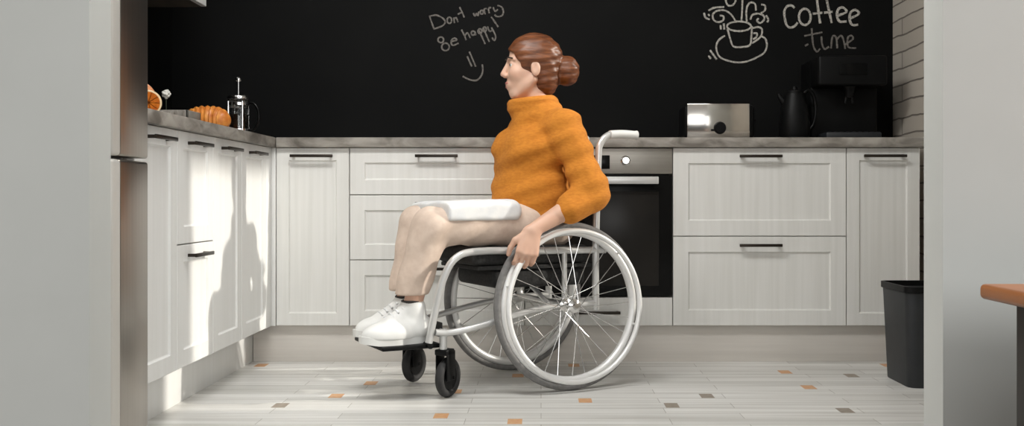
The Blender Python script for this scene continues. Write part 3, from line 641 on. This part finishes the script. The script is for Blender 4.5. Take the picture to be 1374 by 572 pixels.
b = new(); rbox(b, (-0.158, -0.166, 0.53), (-0.128, 0.166, 0.80), 0.010, 3); obj('backrest', b, M['black_fabric'], wc)
b = new(); rbox(b, (0.455, -0.150, 0.170), (0.665, 0.150, 0.184), 0.005, 2); tube(b, [(0.50, -0.16, 0.180), (0.50, 0.16, 0.180)], 0.011, 10); obj('footplate', b, M['black_plastic'], wc)
b = new(); rbox(b, (0.455, -0.155, 0.205), (0.462, 0.155, 0.255), 0.002); tube(b, [(0.458, -0.163, 0.23), (0.458, 0.163, 0.23)], 0.006, 8); obj('calf_strap', b, M['black_fabric'], wc)

# ------------------------------------------------------------------ person: signed-distance modelling, one surface per part
import openvdb as vdb
class Field:
    def __init__(s, lo, hi, h):
        s.lo, s.h = np.array(lo, float), h; s.n = np.ceil((np.array(hi) - s.lo) / h).astype(int) + 1
        s.d = np.full(s.n, 0.2, np.float32); s.ax = [(s.lo[i] + h * np.arange(s.n[i])).astype(np.float32) for i in range(3)]
    def _win(s, lo, hi):
        i0 = np.clip(np.floor((np.array(lo) - s.lo) / s.h).astype(int), 0, s.n); i1 = np.clip(np.ceil((np.array(hi) - s.lo) / s.h).astype(int) + 1, 0, s.n)
        sl = tuple(slice(a, b_) for a, b_ in zip(i0, i1))
        return sl, s.ax[0][sl[0]][:, None, None], s.ax[1][sl[1]][None, :, None], s.ax[2][sl[2]][None, None, :]
    def _mix(s, sl, e, k, sub):
        a = s.d[sl]
        if sub: e = -e; hh = np.clip(0.5 + 0.5 * (e - a) / k, 0, 1); s.d[sl] = a + (e - a) * hh + k * hh * (1 - hh)
        else: hh = np.clip(0.5 + 0.5 * (a - e) / k, 0, 1); s.d[sl] = a + (e - a) * hh - k * hh * (1 - hh)
    def cap(s, a, b, ra, rb=None, k=0.01, sub=False):
        rb = ra if rb is None else rb; a, b = np.array(a, float), np.array(b, float); m = max(ra, rb) + k * 1.5 + 2 * s.h
        sl, X_, Y_, Z_ = s._win(np.minimum(a, b) - m, np.maximum(a, b) + m)
        ab = b - a; L2 = max(ab @ ab, 1e-12)
        t_ = np.clip(((X_ - a[0]) * ab[0] + (Y_ - a[1]) * ab[1] + (Z_ - a[2]) * ab[2]) / L2, 0, 1)
        e = np.sqrt((X_ - a[0] - t_ * ab[0]) ** 2 + (Y_ - a[1] - t_ * ab[1]) ** 2 + (Z_ - a[2] - t_ * ab[2]) ** 2) - (ra + (rb - ra) * t_)
        s._mix(sl, e, k, sub)
    def ell(s, c_, r, k=0.01, R=None, sub=False):
        c_, r = np.array(c_, float), np.array(r, float); m = max(r) + k * 1.5 + 2 * s.h
        sl, X_, Y_, Z_ = s._win(c_ - m, c_ + m); X_, Y_, Z_ = X_ - c_[0], Y_ - c_[1], Z_ - c_[2]
        if R is not None: X_, Y_, Z_ = (R[0][i] * X_ + R[1][i] * Y_ + R[2][i] * Z_ for i in range(3))     # into the part's own axes
        k0 = np.sqrt((X_ / r[0]) ** 2 + (Y_ / r[1]) ** 2 + (Z_ / r[2]) ** 2); k1 = np.sqrt((X_ / r[0] ** 2) ** 2 + (Y_ / r[1] ** 2) ** 2 + (Z_ / r[2] ** 2) ** 2)
        s._mix(sl, k0 * (k0 - 1) / np.maximum(k1, 1e-6), k, sub)
    def cut(s, n_, c_, k=0.004):                                  # keep the side where n.(p-c) < 0
        n_ = np.array(n_, float) / np.linalg.norm(n_); sl, X_, Y_, Z_ = s._win(s.lo, s.lo + s.h * s.n)
        e = -((X_ - c_[0]) * n_[0] + (Y_ - c_[1]) * n_[1] + (Z_ - c_[2]) * n_[2]); s._mix(sl, e + 0 * s.d, k, True)
    def warp(s, fn):
        sl, X_, Y_, Z_ = s._win(s.lo, s.lo + s.h * s.n); s.d[sl] += fn(X_, Y_, Z_).astype(np.float32)
    def build(s, name, m, parent, smooth_it=2):
        g = vdb.FloatGrid(0.2); g.copyFromArray(np.ascontiguousarray(s.d)); p_, q_ = g.convertToQuads(0.0)
        p_ = p_ * s.h + s.lo; q_ = np.asarray(q_)[:, ::-1] if False else np.asarray(q_)
        me = bpy.data.meshes.new(name); me.from_pydata(p_.tolist(), [], q_.tolist()); me.update()
        b_ = bmesh.new(); b_.from_mesh(me)
        for _ in range(smooth_it): bmesh.ops.smooth_vert(b_, verts=b_.verts[:], factor=0.5, use_axis_x=True, use_axis_y=True, use_axis_z=True)
        bmesh.ops.recalc_face_normals(b_, faces=b_.faces[:])
        for f in b_.faces: f.smooth = True
        b_.to_mesh(me); b_.free(); s.d = None
        return finish(me, name, m, parent, 180)

V = np.array
HC = V((0.045, 0.0, 1.150)); HYAW = math.radians(-19)
HR = V([[math.cos(HYAW), -math.sin(HYAW), 0], [math.sin(HYAW), math.cos(HYAW), 0], [0, 0, 1]])
def hd(p_): return HC + HR @ V(p_, )
SH = lambda s: V((-0.012, s * 0.160, 0.918)); EL = lambda s: V((-0.068, s * 0.262, 0.688))
TH = math.radians(42); PR = lambda s: V((0.262 * math.cos(TH), s * (TRK + 0.045 - 0.010), RW + 0.262 * math.sin(TH)))
def unit(v_): return v_ / np.linalg.norm(v_)
def hand_frame(s):
    tt = V((math.sin(TH), 0, -math.cos(TH))); f = unit(0.6 * tt + 0.8 * V((0, s * 0.22, -0.97)))
    n_ = V((-0.25, -s * 1.0, -0.15)); n_ = unit(n_ - f * (n_ @ f)); wv = np.cross(n_, f); wv = wv * (1 if wv[0] > 0 else -1)    # wv: towards the thumb (ahead / up)
    K = PR(s) - n_ * 0.0205 - f * 0.012
    return f, n_, wv, K, K - f * 0.082
HIP = lambda s: V((0.0, s * 0.085, 0.578)); KN = lambda s: V((0.475 if s > 0 else 0.445, s * 0.100, 0.576)); AN = lambda s: V((0.540 if s > 0 else 0.505, s * 0.080, 0.285))

person = thing('person', 'person in a mustard sweater and beige trousers sitting in the wheelchair, hands on its wheels', 'person', (OX, OY, 0), PI + YAW, local=True)
F = Field((-0.12, -0.34, 0.19), (0.66, 0.34, 1.29), 0.003)
F.ell((0.0, 0, 0.60), (0.095, 0.14, 0.08)); F.ell((0.0, 0, 0.70), (0.080, 0.115, 0.12), 0.03); F.ell((0.0, 0, 0.83), (0.085, 0.135, 0.12), 0.03)
F.cap((-0.012, -0.14, 0.918), (-0.012, 0.14, 0.918), 0.042, k=0.03)
F.cap((-0.008, 0, 0.92), (0.028, 0, 1.06), 0.052, 0.050, 0.03)
for s in (1, -1):
    f, n_, wv, K, W_ = hand_frame(s)
    F.cap(SH(s), EL(s), 0.042, 0.034, 0.02); F.cap(EL(s), EL(s) * 0.6 + W_ * 0.4, 0.036, 0.037, 0.015); F.cap(EL(s) * 0.6 + W_ * 0.4, W_, 0.036, 0.0235, 0.015)
    F.cap(HIP(s), KN(s), 0.07, 0.044, 0.03); F.cap(KN(s), AN(s), 0.044, 0.030, 0.02); F.cap(AN(s), AN(s) + V((0.10, s * 0.01, -0.076)), 0.028, 0.018, 0.015); F.cap(AN(s), AN(s) + V((-0.02, 0, -0.055)), 0.030, 0.026, 0.02)
    offs = [0.030, 0.0105, -0.0095, -0.028]; lens = [0.92, 1.0, 0.94, 0.76]
    for o_, L_ in zip(offs, lens):
        k0 = K + wv * o_ + f * (0.004 - abs(o_ - 0.008) * 0.22); F.cap(W_ + wv * o_ * 0.55 + f * 0.008, k0, 0.0165, 0.0115, 0.011)
        ang = 0.25; q0 = k0; rad = 0.0095 * (0.9 + 0.1 * L_)
        for seg, bend in ((0.041, 0.30), (0.026, 0.85), (0.021, 0.75)):
            ang += bend; q1 = q0 + (f * math.cos(ang) + n_ * math.sin(ang)) * seg * L_; F.cap(q0, q1, rad, rad * 0.9, 0.0025); q0 = q1; rad *= 0.92
    b0 = W_ + wv * 0.020 + f * 0.020 + n_ * 0.004; b1 = b0 + unit(f * 0.70 + wv * 0.75 + n_ * 0.10) * 0.040; b2 = b1 + unit(f * 0.85 + wv * 0.25 + n_ * 0.35) * 0.030; b3 = b2 + unit(f * 0.9 + n_ * 0.45) * 0.024
    F.cap(b0, b1, 0.0145, 0.0115, 0.010); F.cap(b1, b2, 0.0108, 0.0098, 0.003); F.cap(b2, b3, 0.0098, 0.0082, 0.003)
# head
F.ell(hd((-0.012, 0, 0.032)), (0.090, 0.072, 0.084), 0.01, HR); F.ell(hd((0.028, 0, -0.032)), (0.056, 0.055, 0.074), 0.02, HR)
F.cap(hd((0.058, 0, -0.098)), hd((0.060, 0, -0.090)), 0.017, 0.018, 0.02)
for s in (1, -1):
    F.cap(hd((-0.006, s * 0.052, -0.045)), hd((0.048, s * 0.020, -0.096)), 0.015, 0.014, 0.02); F.ell(hd((0.056, s * 0.034, -0.022)), (0.026, 0.022, 0.024), 0.02, HR)
    F.cap(hd((0.076, s * 0.014, 0.028)), hd((0.066, s * 0.044, 0.028)), 0.0085, 0.007, 0.012)
    F.ell(hd((0.090, s * 0.031, 0.008)), (0.016, 0.017, 0.0115), 0.010, HR, sub=True)
    F.ell(hd((-0.010, s * 0.074, -0.006)), (0.018, 0.008, 0.031), 0.004, HR); F.ell(hd((-0.006, s * 0.084, -0.004)), (0.010, 0.006, 0.018), 0.004, HR, sub=True)
for s in (1, -1):
    ec = V((0.0680, s * 0.0305, 0.0080)); F.ell(hd(ec), (0.0140, 0.0145, 0.0140), 0.004, HR)
    F.cap(hd(ec + V((0.0125, -s * 0.0085, -0.0010))), hd(ec + V((0.0085, s * 0.0115, -0.0010))), 0.0060, 0.0048, 0.0012, sub=True)
F.cap(hd((0.079, 0, 0.020)), hd((0.100, 0, -0.023)), 0.0075, 0.0100, 0.010)
for s in (1, -1): F.cap(hd((0.092, s * 0.011, -0.029)), hd((0.088, s * 0.012, -0.028)), 0.0075, 0.007, 0.006)
F.ell(hd((0.074, 0, -0.062)), (0.016, 0.026, 0.018), 0.012, HR)
F.build('body', M['skin'], person)
F = Field(HC - 0.13, HC + 0.13, 0.002)
F.cap(hd((0.0835, -0.018, -0.0575)), hd((0.0870, -0.004, -0.0555)), 0.0035, 0.0052, 0.003); F.cap(hd((0.0835, 0.018, -0.0575)), hd((0.0870, 0.004, -0.0555)), 0.0035, 0.0052, 0.003)
F.cap(hd((0.0805, -0.014, -0.0660)), hd((0.0840, 0.0, -0.0690)), 0.004, 0.0062, 0.003); F.cap(hd((0.0805, 0.014, -0.0660)), hd((0.0840, 0.0, -0.0690)), 0.004, 0.0062, 0.003)
F.build('lips', M['lip'], person, 1)
for s in (1, -1):
    b = new(); Me = Matrix.Translation(hd((0.0680, s * 0.0305, 0.0080))) @ Matrix.Rotation(HYAW, 4, 'Z')
    tmp = bmesh.new(); bmesh.ops.create_uvsphere(tmp, u_segments=20, v_segments=14, radius=0.0118); join(b, tmp, 0, Me)
    tmp = bmesh.new(); bmesh.ops.create_uvsphere(tmp, u_segments=16, v_segments=10, radius=0.0062); tmp.transform(Matrix.Diagonal((0.45, 1, 1, 1))); join(b, tmp, 1, Me @ Matrix.Translation((0.0100, 0, 0)))
    obj('eye', b, [M['eye_white'], M['iris']], person)
    b = new(); tube(b, smooth_path([hd((0.0880, s * 0.014, 0.0300)), hd((0.0850, s * 0.030, 0.0350)), hd((0.0700, s * 0.050, 0.0300))], 5), [0.002] + [0.0026] * 9 + [0.0012], 8); obj('eyebrow', b, M['dark_hair'], person)
# hair
F = Field(HC - 0.20, HC + 0.17, 0.003)
F.ell(hd((-0.018, 0, 0.040)), (0.103, 0.084, 0.092), 0.01, HR); F.ell(hd((-0.052, 0, -0.028)), (0.058, 0.068, 0.076), 0.025, HR)
F.ell(hd((0.105, 0, -0.050)), (0.088, 0.100, 0.118), 0.012, HR, sub=True)
for s in (1, -1): F.ell(hd((0.028, s * 0.092, -0.050)), (0.050, 0.030, 0.060), 0.012, HR, sub=True)
F.ell(hd((-0.138, 0.0, -0.006)), (0.046, 0.054, 0.056), 0.014, HR)
def strands(X_, Y_, Z_):
    x_, y_, z_ = X_ - HC[0], Y_ - HC[1], Z_ - HC[2]
    return 0.0011 * np.sin(210 * z_ + 60 * y_ + 50 * x_) + 0.0009 * np.sin(160 * y_ - 120 * z_ + 70 * x_)
F.warp(strands)
F.build('hair', M['hair'], person, 1)
# sweater
F = Field((-0.20, -0.36, 0.52), (0.26, 0.36, 1.12), 0.0045)
F.ell((0.035, 0, 0.635), (0.152, 0.175, 0.115), 0.02); F.ell((0.034, 0, 0.72), (0.142, 0.160, 0.13), 0.04); F.ell((0.028, 0, 0.84), (0.134, 0.160, 0.125), 0.04)
F.cap((-0.012, -0.150, 0.918), (-0.012, 0.150, 0.918), 0.058, k=0.04)
for s in (1, -1):
    F.ell((0.105, s * 0.070, 0.845), (0.052, 0.060, 0.060), 0.04)
    F.cap((0.0, s * 0.05, 0.965), SH(s), 0.052, 0.060, 0.03)
    f, n_, wv, K, W_ = hand_frame(s); cf = EL(s) * 0.60 + W_ * 0.40
    F.cap(SH(s), EL(s), 0.064, 0.060, 0.03); F.cap(EL(s), cf, 0.058, 0.054, 0.02)
F.cap((0.006, 0, 0.955), (0.036, 0, 1.020), 0.102, 0.091, 0.03)
def folds(X_, Y_, Z_):
    wgt = 1.0 / (1.0 + np.exp((Z_ - 1.0) * 60))
    return wgt * (0.0042 * np.sin(46 * Z_ + 11 * Y_ + 16 * X_ + 2.0 * np.sin(14 * Y_ + 9 * X_)) + 0.0026 * np.sin(95 * Z_ - 22 * Y_ + 25 * X_)) + (1 - wgt) * 0.0018 * np.sin(260 * (Z_ + 0.1 * X_))
F.warp(folds)
F.cut((0, 0, -1), (0, 0, 0.545))
F.cut(V((0.12, 0, 1.0)), (0.030, 0, 1.046), 0.012)
F.build('sweater', M['sweater'], person)
# trousers
F = Field((-0.16, -0.22, 0.30), (0.64, 0.22, 0.72), 0.0045)
F.ell((0.0, 0, 0.600), (0.118, 0.162, 0.088), 0.02)
for s in (1, -1):
    F.cap(HIP(s), KN(s), 0.084, 0.064, 0.015); F.cap(KN(s), AN(s) + V((0, 0, 0.06)), 0.064, 0.054, 0.02)
F.warp(lambda X_, Y_, Z_: 0.0024 * np.sin(62 * Z_ + 48 * X_ + 20 * Y_) * (1 / (1 + np.exp(-(X_ - 0.34) * 40))) + 0.0028 * np.sin(55 * X_ + 30 * Y_ + 20 * Z_))
F.cut((0, 0, -1), (0, 0, 0.345)); F.cut((0, 0, -1), (0, 0, 0.345))
F.build('trousers', M['trousers'], person)
# shoes
for s in (1, -1):
    a_ = AN(s); zf = 0.1845
    F = Field((0.44, a_[1] - 0.08, 0.17), (0.74, a_[1] + 0.09, 0.34), 0.003)
    F.cap((a_[0] - 0.040, a_[1], zf + 0.046), (a_[0] + 0.06, a_[1] + s * 0.004, zf + 0.044), 0.040, 0.043, 0.01)
    F.ell((a_[0] + 0.086, a_[1] + s * 0.008, zf + 0.032), (0.089, 0.047, 0.044), 0.03); F.cap((a_[0] + 0.022, a_[1], zf + 0.108), (a_[0] + 0.075, a_[1] + s * 0.005, zf + 0.066), 0.024, 0.026, 0.02)
    F.cap((a_[0] - 0.018, a_[1], zf + 0.050), (a_[0] - 0.008, a_[1], zf + 0.118), 0.041, 0.042, 0.02)
    F.ell((a_[0] - 0.006, a_[1], zf + 0.150), (0.034, 0.036, 0.026), 0.006, sub=True)
    F.cut((0, 0, -1), (0, 0, zf + 0.018))
    sh = F.build('shoe', M['shoe_white'], person)
    b = new(); n = 40; lo_, hi_ = [], []
    for k in range(n):
        an = 2 * PI * k / n; cx_ = math.cos(an); x_ = a_[0] + 0.052 + 0.131 * cx_; wd = 0.047 * (1.0 if cx_ > 0 else 0.88) * (abs(math.sin(an)) ** 0.75) * (1 if math.sin(an) >= 0 else -1)
        y_ = a_[1] + wd + s * 0.008 * (cx_ + 1) / 2; up = max(0, cx_ - 0.55) * 0.022
        lo_.append(b.verts.new((x_, y_, zf + up))); hi_.append(b.verts.new((x_, y_, zf + 0.024 + up)))
    rings(b, [lo_, hi_]); obj('sole', b, M['shoe_sole'], sh)
    b = new()
    for k in range(4):
        xx = a_[0] + 0.034 + 0.018 * k; zz = zf + 0.1265 - 0.0125 * k
        tube(b, smooth_path([(xx, a_[1] - 0.024, zz - 0.010), (xx + 0.004, a_[1], zz), (xx, a_[1] + 0.024, zz - 0.010)], 4), 0.0035, 8)
    obj('laces', b, M['white_cloth'], sh)
    b = new(); lathe(b, [(0.030, zf + 0.09), (0.0345, zf + 0.092), (0.0365, zf + 0.142), (0.033, zf + 0.144), (0.030, zf + 0.09)], (a_[0] - 0.004, a_[1], 0), 28); obj('sock', b, M['dark_sock'], person)

# folded white cloth on the lap
F = Field((0.10, -0.20, 0.56), (0.50, 0.22, 0.74), 0.004)
for k in range(12): F.cap((0.20, -0.135 + 0.0255 * k, 0.628), (0.43, -0.135 + 0.0255 * k, 0.622), 0.040, 0.038, 0.006)
F.warp(lambda X_, Y_, Z_: 0.002 * np.sin(60 * X_ + 45 * Y_))
F.cut((1, 0.05, 0), (0.448, 0, 0)); F.cut((-1, 0, 0), (0.15, 0, 0)); F.cut((0, 0, -1), (0, 0, 0.596)); F.cut((0, 1, 0), (0, 0.176, 0)); F.cut((0, -1, 0), (0, -0.165, 0))
cl = F.build('folded_cloth', M['white_cloth'], None); cl.location = (OX, OY, 0); cl.rotation_euler = (0, 0, PI + YAW)
tag(cl, 'white folded cloth lying across the lap of the seated person', 'cloth')
